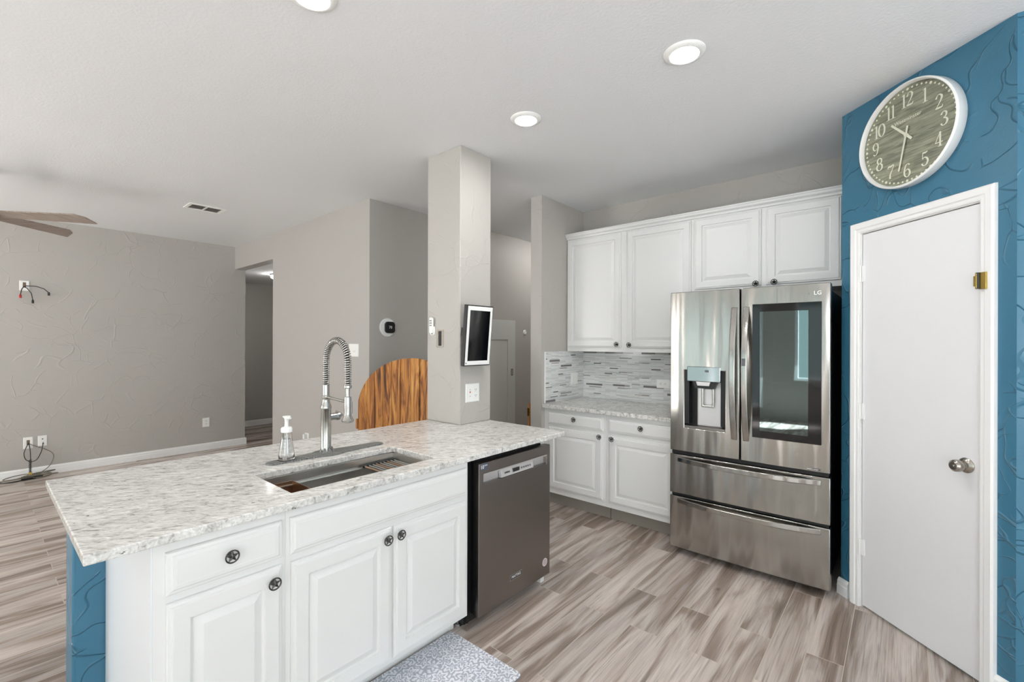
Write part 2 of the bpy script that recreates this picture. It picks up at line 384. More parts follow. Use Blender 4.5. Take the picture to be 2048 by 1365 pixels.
# baseboards
BP = [(0, 0), (.016, 0), (.016, .052), (.013, .058), (.013, .074), (.008, .082), (.004, .09), (0, .092)]
def baseboard(name, p0, p1, out, label=None):
    """p0->p1 along the wall foot, out = unit vector into the room"""
    R = [[(p[0]+out[0]*d, p[1]+out[1]*d, z) for d, z in BP] for p in (p0, p1)]
    return struct(name, MB().rings(R), 'trim', label)
baseboard('baseboard_living', (-3.6, 7.02), (2.475, 7.02), (0, -1), 'white baseboard along the living room wall')
baseboard('baseboard_hall', (2.46, 8.45), (3.6, 8.45), (0, -1), 'white baseboard at the end of the hallway')
baseboard('baseboard_hall_wall', (2.329, 3.69), (2.329, 5.776), (-1, 0))
pw = lambda u, y=0: (PANTRY[0]+PDIR[0]*u - PDIR[1]*y, PANTRY[1]+PDIR[1]*u + PDIR[0]*y)   # y into the wall
pn = (PDIR[1], -PDIR[0])                                                                    # towards the room
baseboard('baseboard_pantry', pw(-.012), pw(.057), pn, 'short white baseboard between fridge and pantry door')
baseboard('baseboard_pantry_right', pw(.771), pw(.838), pn)

# ------------------------------------------------------------------ star knob
def star_mesh():
    b = MB()
    b.lathe([(.008, .0), (.0075, .002), (.0045, .006), (.0045, .014), (.007, .0165)], axis='y', seg=12)
    b.tube([(.0188*math.cos(a), -.018, .0188*math.sin(a)) for a in (2*PI*i/28 for i in range(28))], .0024, 6, True)
    P = [((.0185 if i % 2 == 0 else .0078)*math.sin(PI*i/5), (.0185 if i % 2 == 0 else .0078)*math.cos(PI*i/5)) for i in range(10)]
    back = [b.b.verts.new((x, -.0155, z)) for x, z in P]; fr = [b.b.verts.new((x, -.0185, z)) for x, z in P]; ap = b.b.verts.new((0, -.024, 0))
    b.face(back)
    for i in range(10):
        b.face((back[i], back[(i+1) % 10], fr[(i+1) % 10], fr[i])); b.face((fr[i], fr[(i+1) % 10], ap))
    return b
_k = build('knob', star_mesh(), 'pewter', smooth=25, loc=(0, 0, 0)); KNOB = _k.data; bpy.data.objects.remove(_k)
def knob(parent, u, z):
    o = bpy.data.objects.new('knob', KNOB); COL.objects.link(o); o.parent = parent; o.location = (u, -.0005, z); o['label'] = 'dark pewter star in a ring knob'
DOOR = [(0, .010), (.003, .006), (.010, .005), (.013, .0005), (.017, 0), (.056, 0), (.058, .010), (.066, .0105), (.088, .002), (.091, .001)]
DRAW = [(0, .010), (.003, .006), (.011, .005), (.015, .001), (.026, 0), (.028, .0005)]
def cabinet(name, label, loc, rz, w, depth, z0, z1, fronts, kick=None, crown=False, top=False, back_z=None, group=None):
    """local frame: u right, y into the cabinet, door faces at y=0"""
    t = thing(name, label, 'cabinet', loc, rz, group)
    b = MB().box(0, w, .02, .04, z0, z1).box(0, .018, .04, depth, z0, z1).box(w-.018, w, .04, depth, z0, z1).box(.018, w-.018, depth-.015, depth, z0, z1).box(.018, w-.018, .04, depth-.015, z0, z0+.018)
    if top: b.box(.018, w-.018, .04, depth-.015, z1-.018, z1)
    build('carcass', b, 'white', t, bevel=.0015)
    if kick: build('toe_kick', MB().box(.003, w-.003, kick[0], kick[0]+.015, 0, z0), kick[1], t)
    for kind, u0, u1, a, c, kn in fronts:
        o = build(kind, MB().panel(u0, u1, a, c, DOOR if kind == 'door' else DRAW, .0195), 'white', t)
        if kn: knob(o, *kn)
    if crown:
        P = [(.02, z1-.052), (.006, z1-.05), (.004, z1-.036), (-.012, z1-.026), (-.016, z1-.012), (-.022, z1-.010), (-.022, z1), (.03, z1)]
        build('crown_molding', MB().rings([[(u, y, z) for y, z in P] for u in (0, w)]), 'white', t)
    return t
# island
cb = cabinet('drawer_base_cabinet', 'white island cabinet with one star-knob drawer over one door, beside the blue knee wall', (.327, 1.60, 0), R_ISL, .37, .71, .1, .862, [
    ('drawer', .029, .355, .704, .829, (.193, .771)), ('door', .031, .355, .128, .679, (.321, .635))], (.115, 'white'))
build('side_panel', MB().box(-.004, 0, .02, .71, 0, .862), 'white_brushed', cb)
cabinet('sink_base_cabinet', 'white double-door island cabinet under the sink, left of the dishwasher', (.697, 1.60, 0), R_ISL, .872, .71, .1, .862, [
    ('false_front', .013, .860, .703, .829, None), ('door', .016, .424, .128, .674, (.394, .634)), ('door', .437, .857, .122, .672, (.457, .637))], (.115, 'white'))
tag(build('end_panel', MB().box(2.2, 2.235, 1.645, 2.3, 0, .862), 'white', bevel=.002), 'white end panel closing the island to the right of the dishwasher', 'cabinet panel')
hz = lambda u, v, w: (u, v, w)
tag(build('island_countertop', MB().grid([.178, .749, 1.425, 2.372], [1.589, 1.69, 2.035, 2.566], .862, .89, {(1, 1)}, f=hz), 'stone', bevel=.004, seg=3), 'speckled grey white stone island countertop with sink cut-out', 'countertop')
# kitchen back run
cabinet('base_cabinet', 'white base cabinet against the grey stub wall, left of the other one by the fridge', (3.29, 2.434, 0), R_BACK, .615, .66, .115, .862, [
    ('drawer', .046, .590, .722, .828, (.326, .789)), ('door', .052, .588, .165, .695, (.568, .676))], (.10, 'plinth'), group='base cabinets by the fridge')
cabinet('base_cabinet', 'white base cabinet whose right side is hidden by the steel fridge', (3.29, 1.818, 0), R_BACK, .585, .66, .115, .862, [
    ('drawer', .027, .57, .722, .828, (.306, .787)), ('door', .030, .57, .160, .690, (.063, .674))], (.10, 'plinth'), group='base cabinets by the fridge')
tag(build('kitchen_countertop', MB().box(3.268, 3.956, 1.233, 2.434, .862, .895), 'stone', bevel=.004, seg=3), 'speckled stone countertop below the mosaic backsplash', 'countertop')
cabinet('wall_cabinet', 'tall white two-door upper cabinet above the mosaic backsplash', (3.65, 2.434, 0), R_BACK, 1.177, .305, 1.357, 2.461, [
    ('door', .006, .562, 1.394, 2.402, (.531, 1.424)), ('door', .614, 1.163, 1.394, 2.402, (.649, 1.420))], crown=True, top=True, group='upper cabinets')
cabinet('wall_cabinet', 'short white two-door upper cabinet over the fridge', (3.65, 1.256, 0), R_BACK, .976, .305, 1.815, 2.461, [
    ('door', .012, .478, 1.855, 2.402, (.448, 1.866)), ('door', .510, .946, 1.855, 2.402, (.565, 1.868))], crown=True, top=True, group='upper cabinets')

# backsplash: strip mosaic with accent tiles (measured on the wall)
def acc(b, u, z, w, h, mi, f, t=.0018):
    b.mi = mi; R = [[f(u, z, -.0), f(u+w, z, -.0), f(u+w, z+h, -.0), f(u, z+h, -.0)], [f(u, z, -t), f(u+w, z, -t), f(u+w, z+h, -t), f(u, z+h, -t)]]
    b.rings(R)
b = MB().box(3.949, 3.957, 1.233, 2.434, .8955, 1.3565)
fb = lambda u, z, w: (3.949+w, 2.434-u, z)
for u, z, w, h, k in [(-.0, 1.335, .155, .017, 1), (.155, 1.335, .095, .017, 2), (.25, 1.335, .19, .017, 1), (.44, 1.335, .10, .017, 2), (.62, 1.335, .13, .017, 1), (.75, 1.335, .12, .017, 2), (.87, 1.335, .1, .017, 1),
    (.40, 1.290, .125, .006, 1), (.0, 1.247, .085, .006, 1), (.125, 1.232, .08, .010, 1), (.555, 1.250, .07, .006, 2), (.625, 1.250, .07, .006, 1), (.71, 1.284, .09, .011, 1), (.30, 1.189, .085, .010, 1),
    (.245, 1.139, .08, .010, 1), (.395, 1.158, .08, .006, 1), (.475, 1.158, .06, .006, 2), (.0, 1.110, .085, .006, 1), (.715, 1.193, .085, .011, 1), (.555, 1.115, .07, .006, 2), (.625, 1.115, .07, .006, 1),
    (.04, 1.022, .18, .017, 1), (.075, 1.004, .135, .006, 1), (.335, 1.028, .12, .017, 1), (.455, 1.028, .05, .017, 2), (.385, 1.010, .075, .006, 1), (.46, 1.010, .05, .006, 2), (.525, 1.048, .08, .010, 2), (.64, 1.032, .19, .019, 1),
    (.125, .940, .08, .007, 1), (.625, .957, .07, .007, 1), (.555, .957, .07, .007, 2), (.84, 1.245, .09, .006, 1), (.86, .975, .05, .019, 1)]: acc(b, u, z, w, h, k, fb)
bsp = struct('backsplash', b, ['mosaic', 'mosaic_dark', 'mosaic_mid'], 'grey and white strip mosaic tile backsplash')
b = MB().box(3.312, 3.948, 2.427, 2.4355, .8955, 1.3565)
fl = lambda u, z, w: (3.312+u, 2.427+w, z)
for u, z, w, h, k in [(.0, 1.285, .025, .010, 1), (.06, 1.262, .16, .020, 1), (.09, 1.248, .115, .006, 1), (.41, 1.312, .08, .011, 1), (.24, 1.212, .18, .017, 1), (.225, 1.196, .12, .006, 1), (.20, 1.140, .075, .010, 1), (.0, 1.068, .05, .010, 1),
    (.225, 1.038, .105, .006, 1), (.0, 1.030, .10, .007, 1), (.12, .980, .075, .010, 1), (.075, .940, .115, .007, 1), (.0, .900, .15, .020, 1), (.24, .955, .18, .017, 2), (.225, .938, .12, .006, 1), (.5, 1.06, .1, .006, 1)]: acc(b, u, z, w, h, k, fl)
b.mi = 3; b.box(3.304, 3.312, 2.424, 2.4355, .8955, 1.3565)
struct('backsplash_side', b, ['mosaic', 'mosaic_dark', 'mosaic_mid', 'trim'], 'strip mosaic tile return on the stub wall')

# ------------------------------------------------------------------ refrigerator
fr = thing('refrigerator', 'stainless steel french-door refrigerator with dark glass panel in the right door', 'refrigerator', (3.107, 1.222, 0), R_BACK)
b = MB().grid([.014, .545, .815, .900], [.06, .895, 1.640, 1.75], .09, .80, {(1, 1)})
b.mi = 1; b.box(.535, .825, .42, .43, .885, 1.65)
build('cabinet_body', b, ['fridge_side', 'fridge_inside'], fr, bevel=.003)
sp_ = lambda a, b_, n: [a + (b_-a)*i/n for i in range(n+1)]
def bowf(u0, u1, amt): return lambda u, v: -amt*(1 - ((2*(u-u0)/(u1-u0)-1)**2))
us = [.004, .03, .06, .100, .145, .19, .235, .28, .32, .359, .385, .41, .441]
ld = build('left_door', MB().grid(us, [.708, .87, 1.258, 1.782], .004, .078, {(i, 1) for i in range(3, 9)}, bow=bowf(.004, .441, .006)), 'steel', fr, bevel=.004, smooth=30)
ld['label'] = 'left fridge door with ice and water dispenser'
us = [.449, .475, .50, .525, .557, .6, .65, .7, .75, .806, .84, .875, .91]
rd = build('right_door', MB().grid(us, [.708, .907, 1.63, 1.782], .004, .078, {(i, 1) for i in range(4, 9)}, bow=bowf(.449, .91, .006)), 'steel', fr, bevel=.004, smooth=30)
rd['label'] = 'right fridge door with dark glass window'
b = MB().grid([.516, .557, .806, .870], [.864, .907, 1.63, 1.677], -.0085, .0, {(1, 1)}); build('glass_border', b, 'black_glass', rd, bevel=.002)
build('glass_pane', MB().box(.557, .806, -.006, -.001, .907, 1.63), 'tint', rd)
# inside, seen dimly through the glass
for z in (1.52, 1.33, 1.17, 1.02):
    build('shelf', MB().box(.547, .813, .10, .40, z, z+.012), 'steel_light', fr)
for z in (1.56, 1.25, .915):
    build('door_bin', MB().box(.565, .80, .02, .03, z, z+.07).box(.565, .80, .03, .09, z, z+.008), 'fridge_inside', rd)
# dispenser
dsp = build('dispenser', MB().box(.099, .36, .060, .070, .869, 1.259).box(.099, .13, .006, .062, .90, 1.259).box(.33, .36, .006, .062, .90, 1.259), 'gasket', ld)
dsp['label'] = 'dark recess of the ice and water dispenser'
build('back_plate', MB().box(.17, .33, .040, .060, .885, 1.19), 'steel_light', dsp, bevel=.01)
build('drip_tray', MB().box(.101, .358, .005, .06, .871, .886), 'steel_dark', dsp)
build('control_panel', MB().box(.122, .333, -.014, .05, 1.185, 1.284), 'mirror_panel', dsp, bevel=.004)
b = MB().prism([(.15, 1.186), (.31, 1.186), (.29, 1.14), (.17, 1.14)], .004, .055); build('chute', b, 'black', dsp)
b = MB().prism([(.178, 1.186), (.272, 1.186), (.262, 1.158), (.188, 1.158)], -.010, .004); build('nozzle_cover', b, 'steel_light', dsp, bevel=.002)
b = MB().grid([.205, .218, .272, .285], [1.015, 1.03, 1.135, 1.145], .018, .03, {(1, 1)}); build('paddle', b, 'chrome', dsp, bevel=.004)
build('dispenser_button', MB().box(.238, .262, -.0146, -.012, 1.248, 1.262), 'ink', dsp)
def bowed(z0, z1, u, w, t, end, mid, n=16, vert=True):
    b = MB(); R = []
    for i in range(n+1):
        q = i/n; y = end + (mid-end)*(1-abs(2*q-1)**2.4); s_ = z0 + (z1-z0)*q
        R.append([(u-w/2, y, s_), (u+w/2, y, s_), (u+w/2, y+t, s_), (u-w/2, y+t, s_)] if vert else [(s_, y, u-w/2), (s_, y+t, u-w/2), (s_, y+t, u+w/2), (s_, y, u+w/2)])
    return b.rings(R)
build('handle', bowed(.83, 1.665, .412, .034, .014, -.001, -.062), 'steel', ld, bevel=.004, smooth=40)
hr = build('handle', bowed(.83, 1.665, .480, .034, .014, -.001, -.062), 'steel', rd, bevel=.004, smooth=40)
build('handle_button', MB().box(.470, .488, -.066, -.058, 1.30, 1.345), 'ink', hr)
for z0, z1, zh in ((.418, .682, .650), (.05, .398, .372)):
    d_ = build('freezer_drawer', MB().grid(sp_(.003, .911, 10), [z0, z1], .004, .078, bow=bowf(.003, .911, .008)), 'steel', fr, bevel=.004, smooth=30)
    d_['label'] = 'upper freezer drawer' if z0 > .2 else 'lower freezer drawer'
    build('handle', bowed(.055, .868, zh, .032, .014, -.004, -.065, 24, False), 'steel', d_, bevel=.004, smooth=40)
build('gasket', MB().box(.012, .902, .045, .089, .06, 1.775), 'gasket', fr) if False else None
b = MB().box(.02, .40, .079, .089, .07, 1.77).box(.02, .90, .079, .089, .07, .89).box(.83, .90, .079, .089, .89, 1.77).box(.40, .53, .079, .089, .89, 1.77).box(.012, .902, .02, .079, .684, .706).box(.012, .902, .02, .079, .400, .416)
build('door_gasket', b, 'gasket', fr)
build('hinge_cover', MB().box(.82, .90, .03, .16, 1.752, 1.785), 'black', fr, bevel=.004)
for u in (.07, .85):
    build('foot', MB().lathe([(.018, 0), (.022, .004), (.022, .014), (.012, .02), (.012, .06)], (u, .13, 0), seg=14), 'black', fr, smooth=40)
build('base_grille', MB().box(.03, .88, .10, .12, .025, .06), 'black', fr)
b = MB().lathe([(.015, 0), (.015, .001)], (0, 0, 0), 'y', 24)
b.b.transform(Matrix.Translation((.805, .0015, 1.727))); lo = build('logo_emblem', b, 'logo', rd)
b = MB().box(.8055, .807, -.0002, .001, 1.720, 1.735).box(.807, .812, -.0002, .001, 1.720, 1.7215); build('emblem_line', b, 'ink', lo)
text('LG', .032, 'logo', rd, (.850, .0005, 1.726), .0008)
bd = build('badge_plate', MB().box(.783, .864, .0005, .004, .716, .728), 'ink', rd); text('Linear Inverter', .0095, 'logo', bd, (.826, 0, .722), .0003)

# ------------------------------------------------------------------ dishwasher
dw = thing('dishwasher', 'dark stainless dishwasher built into the island under the counter', 'dishwasher', (1.628, 1.60, 0))
build('tub', MB().box(-.043, .567, .06, .65, .03, .835), 'black', dw)
dr = build('door', MB().grid([0, .034, .571, .604], [.065, .725, .777, .832], 0, .04, {(1, 1)}), 'steel_dark', dw, bevel=.004)
build('door_liner', MB().box(.004, .56, .0405, .06, .07, .84), 'black', dw)
hp = build('handle_pocket', MB().box(.034, .571, .026, .03, .725, .777).box(.034, .571, .001, .026, .770, .777), 'steel_light', dr)
b = MB().rings([[(u, .02, .727), (u, .004, .727), (u, .012, .768), (u, .026, .768)] for u in (.172, .447)]); cp = build('control_panel', b, 'steel_light', dr)
b = MB().rings([[(u, .0035, .738), (u, .0028, .738), (u, .0052, .757), (u, .0062, .757)] for u in (.268, .323)]); build('display', b, 'screen', cp)
for k in range(9):
    u = .20 + .011*k if k < 4 else .338 + .019*(k-4)
    build('button_mark', MB().rings([[(u+a, .0042, .742), (u+a, .0035, .742), (u+a, .0048, .751), (u+a, .0055, .751)] for a in (0, .008)]), 'ink', cp)
bd = build('brand_badge', MB().box(.236, .338, -.003, .0, .158, .189), 'chrome', dr, bevel=.001); b = MB().box(.240, .334, -.0036, -.003, .162, .185); bp = build('badge_plate', b, 'badge_blue', bd); text('MAYTAG', .019, 'logo', bp, (.287, -.0038, .1735), .0003)
sk = build('warranty_sticker', MB().box(.008, .067, -.0008, .0, .797, .829), 'navy', dr); sk['label'] = 'slate ten year sticker'
text('10', .026, 'logo', sk, (.023, -.001, .813), .0003); text('YEAR', .010, 'logo', sk, (.049, -.001, .819), .0003)
b = MB().lathe([(.023, 0), (.023, .0008)], (.553, 0, .147), 'y', 24); rs = build('round_sticker', b, 'pink', dr); rs['label'] = 'round pale pink sticker'
for k in range(5):
    wd = (.022, .032, .036, .032, .022)[k]; build('printed_line', MB().box(.553-wd/2, .553+wd/2, -.0012, -.0008, .133+.007*k, .1355+.007*k), 'ink', rs)
for u in (-.025, .54):
    build('foot', MB().lathe([(.016, 0), (.016, .008), (.006, .01), (.006, .03)], (u, .12, 0), seg=12), 'steel_light', dw)
build('base_panel', MB().box(-.03, .56, .10, .115, .0, .07), 'black', dw)
build('water_hose', MB().tube([(-.03, .05, .04), (-.036, .05, .2), (-.03, .05, .6), (-.034, .052, .8)], .006, 8), 'black', dw, smooth=60)

# ------------------------------------------------------------------ sink and things around it
sk = thing('sink', 'undermount stainless steel workstation sink in the island counter', 'sink', (1.087, 1.862, .64))
X0, X1, Y0, Y1 = .737-1.087, 1.437-1.087, 1.682-1.862, 2.045-1.862
b = MB().grid([X0, X0+.006, X1-.006, X1], [Y0, Y0+.006, Y1-.006, Y1], .004, .2205, {(1, 1)}, f=hz).box(X0, X1, Y0, Y1, 0, .004)
bs_ = build('basin', b, 'steel_sink', sk, bevel=.002)
build('ledge', MB().box(X0+.006, X1-.006, Y1-.024, Y1-.006, .172, .176), 'steel_sink', bs_); build('ledge', MB().box(X0+.006, X1-.006, Y0+.006, Y0+.024, .172, .176), 'steel_sink', bs_)
build('drain', MB().lathe([(.055, .004), (.055, .007), (.04, .006), (.036, .0045)], (.05, .05, 0), seg=28), 'chrome', sk, smooth=40)
cx0, cx1, cy0, cy1 = .748, .905, 1.692, 2.033
b = MB().grid([cx0, cx0+.002, cx1-.002, cx1], [cy0, cy0+.002, cy1-.002, cy1], .705, .832, {(1, 1)}, f=hz).box(cx0, cx1, cy0, cy1, .7, .705)
tag(build('sink_caddy', b, 'steel_bronze', bevel=.001), 'open bronze steel caddy box at the left end of the sink', 'caddy')
rk = thing('drying_rack', 'roll-up steel rod drying rack across the right end of the sink', 'drying rack', (1.325, 1.863, .8165))
for k in range(9):
    u = -.075 + k*.021
    build('rod', MB().tube([(u, -.168, .008), (u, 0, .007), (u, .168, .008)], .0052, 8), 'chrome' if k % 3 else 'steel_bronze', rk, smooth=60)
for y in (-.166, .148): build('silicone_strip', MB().box(-.085, .103, y, y+.018, .0015, .015), 'black', rk, bevel=.005)
# splash mat
P = []
def arc(cx, cy, r, a0, a1, n): return [(cx+r*math.cos(a0+(a1-a0)*i/n), cy+r*math.sin(a0+(a1-a0)*i/n)) for i in range(n+1)]
P = arc(.875, 2.150, .036, PI/2, 3*PI/2, 10) + [(1.0, 2.112), (1.06, 2.103), (1.10, 2.088), (1.13, 2.084), (1.16, 2.088), (1.20, 2.103), (1.26, 2.112)] + arc(1.402, 2.150, .036, -PI/2, PI/2, 10) + [(1.26, 2.19), (1.19, 2.2), (1.16, 2.222), (1.13, 2.228), (1.10, 2.222), (1.07, 2.2), (1.0, 2.19)]
sm = thing('faucet_splash_mat', 'grey ribbed silicone splash mat around the faucet base', 'sink mat', (1.13, 2.15, .89))
L = lambda q: [(x-1.13, y-2.15) for x, y in q]
build('mat_base', MB().rings([[(x, y, 0) for x, y in L(P)], [(x, y, .0045) for x, y in L(P)], [(x*.985, y*.94, .007) for x, y in L(P)]]), 'rubber_ribbed', sm)

b = MB()
for k in range(8):
    a0 = 2*PI*k/8; R0, R1 = .038, .029
    q = [(R0*math.cos(a0-.36), .015+R0*math.sin(a0-.36), .006), (R0*math.cos(a0+.36), .015+R0*math.sin(a0+.36), .006), (R1*math.cos(a0+.2), .015+R1*math.sin(a0+.2), .024), (R1*math.cos(a0), .015+R1*math.sin(a0), .030), (R1*math.cos(a0-.2), .015+R1*math.sin(a0-.2), .024)]
    b.rings([q, [(x*.93, (y-.015)*.93+.015, z) for x, y, z in q]])
build('scalloped_collar', b, 'rubber', sm)
# faucet
fc = thing('faucet', 'tall brushed steel spring-neck kitchen faucet behind the sink', 'faucet', (1.126, 2.165, .898))
H = .898
build('body', MB().lathe([(.027, 0), (.0275, .002), (.0245, .008), (.024, .208), (.026, .212), (.026, .220), (.023, .232), (.0175, .248), (.0175, .262), (.0195, .266), (.0195, .273), (.0165, .277), (.0158, .281), (.0158, .328)], seg=32), 'chrome', fc, smooth=35)
RN, UP, DN = .102, .125, .110
def neck(q):
    # spring path: up, over towards the sink, down
    s_ = q*(UP + PI*RN + DN)
    if s_ < UP: return Vector((0, 0, .322+s_))
    s_ -= UP
    if s_ < PI*RN: return Vector((0, -RN+RN*math.cos(s_/RN), .322+UP+RN*math.sin(s_/RN)))
    return Vector((0, -2*RN, .322+UP-(s_-PI*RN)))
build('hose', MB().tube([neck(i/48) for i in range(49)], .0085, 10), 'black', fc, smooth=60)
hx = []; turns = 52
for i in range(turns*12+1):
    q = i/(turns*12); p = neck(q); d_ = (neck(min(q+.002, 1))-neck(max(q-.002, 0))).normalized(); a = Vector((1, 0, 0)); c_ = d_.cross(a); th = 2*PI*turns*q
    hx.append(p + (a*math.cos(th)+c_*math.sin(th))*.0142)
build('spring', MB().tube(hx, .0029, 6), 'chrome', fc, smooth=60)
y = -2*RN
build('spray_head', MB().lathe([(.021, .0), (.0265, .003), (.0275, .010), (.022, .020), (.0165, .032), (.0155, .045), (.0165, .07), (.0165, .108), (.0150, .118), (.0085, .120), (.0085, .156), (.0150, .157), (.0180, .161), (.0180, .171), (.0145, .174)], (0, y, .168), seg=28), 'chrome', fc, smooth=35)
build('spray_trigger', MB().box(.013, .020, y-.008, y+.008, .205, .265), 'steel_dark', fc, bevel=.003)
build('support_arm', MB().tube([(0, -.012, .270), (0, -.10, .266), (0, y+.012, .262)], [.0075, .0065, .0065], 10), 'chrome', fc, smooth=60)
build('handle_stub', MB().lathe([(.019, .015), (.0185, .052), (.021, .054), (.021, .068), (.017, .070), (.013, .074)], (0, 0, .168), 'x', 24), 'chrome', fc, smooth=35)
build('lever', MB().tube([(.074, 0, .168), (.084, .0, .170), (.090, .03, .176), (.094, .075, .182)], [.007, .007, .0055, .005], 10), 'chrome', fc, smooth=60)
# soap
sd = thing('soap_dispenser', 'clear glass soap bottle with white pump on the grey mat', 'soap dispenser', (.93, 2.152, .8988))
build('bottle', MB().lathe([(.030, 0), (.034, .003), (.0345, .012), (.033, .03), (.028, .07), (.0235, .10), (.022, .125), (.022, .132), (.0205, .132), (.0205, .124), (.022, .10), (.0265, .07), (.031, .03), (.032, .013), (.028, .006)], seg=32), 'glass', sd, smooth=40)
build('liquid', MB().lathe([(.0275, .0065), (.0315, .0135), (.0305, .03), (.026, .07), (.0222, .095)], seg=32), 'glass', sd, smooth=40)
pp = build('pump', MB().lathe([(.0235, .126), (.0242, .13), (.0242, .143), (.020, .149), (.0105, .151), (.009, .155), (.0085, .178), (.011, .19), (.017, .196), (.017, .199), (.012, .2)], seg=28), 'plastic', sd, smooth=35)
build('spout', MB().box(-.006, .006, -.036, 0, .1885, .197), 'plastic', pp, bevel=.002)
build('dip_tube', MB().lathe([(.0025, .012), (.0025, .126)], seg=8), 'plastic', sd)

# floor mat
def rrect(x0, x1, y0, y1, r, n=6):
    return arc(x1-r, y1-r, r, 0, PI/2, n) + arc(x0+r, y1-r, r, PI/2, PI, n) + arc(x0+r, y0+r, r, PI, 3*PI/2, n) + arc(x1-r, y0+r, r, 3*PI/2, 2*PI, n)
mt = thing('kitchen_mat', 'grey and white damask patterned floor mat in front of the sink cabinet', 'floor mat', (1.15, 1.475, 0))
Q = [(x-1.15, y-1.475) for x, y in rrect(.78, 1.537, 1.245, 1.70, .022)]
build('mat_edge', MB().rings([[(x, y, .0) for x, y in Q], [(x, y, .007) for x, y in Q]]), 'mat_edge', mt)
build('mat_surface', MB().rings([[(x, y, .007) for x, y in Q], [(x*.992, y*.985, .0115) for x, y in Q]]), 'mat', mt)

# ------------------------------------------------------------------ pillar fittings
df = thing('digital_frame', 'black digital display with white mat border, tilted on the pillar', 'digital frame', (2.17, 2.224, 1.49), rot=(math.radians(5), 0, 0))
y0 = -.088
build('case', MB().box(-.122, .122, y0, y0+.03, -.2, .2), 'black', df, bevel=.003)
build('mat_border', MB().grid([-.115, -.094, .094, .115], [-.193, -.166, .166, .193], y0-.0015, y0, {(1, 1)}), 'plastic', df)
build('screen', MB().box(-.094, .094, y0-.0012, y0, -.166, .166), 'screen', df)
build('camera_lens', MB().lathe([(.004, 0), (.004, .001)], (-.105, y0-.0015, -.18), 'y', 12), 'black', df)
build('wall_mount', MB().box(-.07, .05, y0+.03, y0+.055, -.06, .06).box(-.05, .04, y0+.055, -.012, -.04, .04), 'black', df)
build('tilt_arm', MB().box(-.118, -.07, y0+.03, y0+.05, .0, .05), 'black', df)

def plate(name, label, loc, rz, w, h, group=None, cat='outlet', kind='duplex'):
    t = thing(name, label, cat, loc, rz, group)
    build('cover_plate', MB().panel(-w/2, w/2, -h/2, h/2, [(0, -.002), (.004, -.006)], 0), 'plastic', t)
    def rec(cx, cz, horiz=False):
        r = build('receptacle', MB().box(cx-.016, cx+.016, -.0075, -.006, cz-.013, cz+.013), 'plastic', t, bevel=.001)
        for a in (-.006, .006):
            build('slot', MB().box(*((cx+a-.0012, cx+a+.0012) if not horiz else (cx-.002, cx+.006)), -.0079, -.0075, *((cz-.002, cz+.006) if not horiz else (cz+a-.0012, cz+a+.0012))), 'hole', r)
        build('ground_hole', MB().lathe([(.0022, 0), (.0022, .0004)], (cx, -.0075, cz-.007) if not horiz else (cx-.008, -.0075, cz), 'y', 8), 'hole', r)
    if kind == 'duplex': rec(0, .02); rec(0, -.02)
    elif kind == 'horizontal': rec(-.02, 0, True); rec(.02, 0, True)
    elif kind == 'double':
        rec(.026, .02); rec(.026, -.02)
        gf = build('receptacle', MB().box(-.043, -.01, -.0075, -.006, -.033, .033), 'plastic', t); gf['label'] = 'receptacle with red and white test buttons'
        build('test_button', MB().box(-.033, -.022, -.009, -.0075, .002, .010), 'red', gf); build('reset_button', MB().box(-.033, -.022, -.009, -.0075, -.010, -.002), 'plastic', gf)
        for x in (-.031, -.025):
            for z in (.018, -.026): build('slot', MB().box(x, x+.0015, -.008, -.0075, z, z+.008), 'hole', gf)
    return t
plate('wall_outlet', 'white two-gang outlet with red test button on the pillar', (2.196, 2.224, 1.097), 0, .128, .125, kind='double')
rz = -PI/2                                                       # faces -x
t = plate('wall_outlet', 'white outlet plate on the mosaic beside the stub wall corner', (3.779, 2.427, 1.089), 0, .115, .115, kind='none')
build('rocker', MB().box(-.04, -.008, -.009, -.006, -.033, .033), 'plastic', t, bevel=.001); build('rocker', MB().box(.008, .04, -.009, -.006, -.033, .033), 'plastic', t, bevel=.001)
plate('wall_outlet', 'white sideways outlet on the mosaic, close to the fridge', (3.949, 1.610, 1.077), rz, .12, .078, kind='horizontal')
plate('wall_outlet', 'white outlet low on the living room wall near the hallway opening', (1.986, 7.02, .365), 0, .078, .12)
t = plate('light_switch', 'white dimmer switch plate on the grey wall behind the faucet', (2.329, 3.95, 1.36), rz, .165, .122, cat='switch', kind='none')
build('dimmer_knob', MB().lathe([(.02, .006), (.02, .010), (.016, .012), (.015, .022), (.012, .024)], (.02, 0, 0), 'y', 20), 'plastic', t, smooth=40)
t = plate('wall_outlet', 'white outlet with a plugged-in white device, low on the wall behind the soap bottle', (2.329, 4.89, .392), rz, .078, .12, kind='duplex')
build('plug_in_device', MB().box(-.02, .02, -.04, -.008, .0, .05), 'plastic', t, bevel=.004)
t = plate('cable_plate', 'white cable plate with dangling connectors, high on the living room wall', (.326, 7.02, 2.020), 0, .074, .105, cat='wall plate', kind='none')
build('cable_opening', MB().box(-.012, .012, -.0075, -.006, -.02, .035), 'vent_dark', t)
for nm, pts, tip in (('black_lead', [(0, -.006, -.01), (.02, -.03, -.03), (.05, -.03, -.08), (.06, -.025, -.15)], 'black'), ('video_lead', [(.005, -.006, 0), (.08, -.03, 0), (.14, -.03, -.02), (.18, -.025, -.06)], 'black'), ('red_lead', [(-.005, -.006, -.01), (-.02, -.03, -.04), (-.03, -.025, -.1)], 'red')):
    o = build(nm, MB().tube(pts, .004, 6), 'cable', t, smooth=60); e = Vector(pts[-1])
    build('connector', MB().lathe([(.009, -.02), (.010, 0), (.008, .016)], (e.x, e.y, e.z-.012), 'z', 10), tip, o, smooth=40)
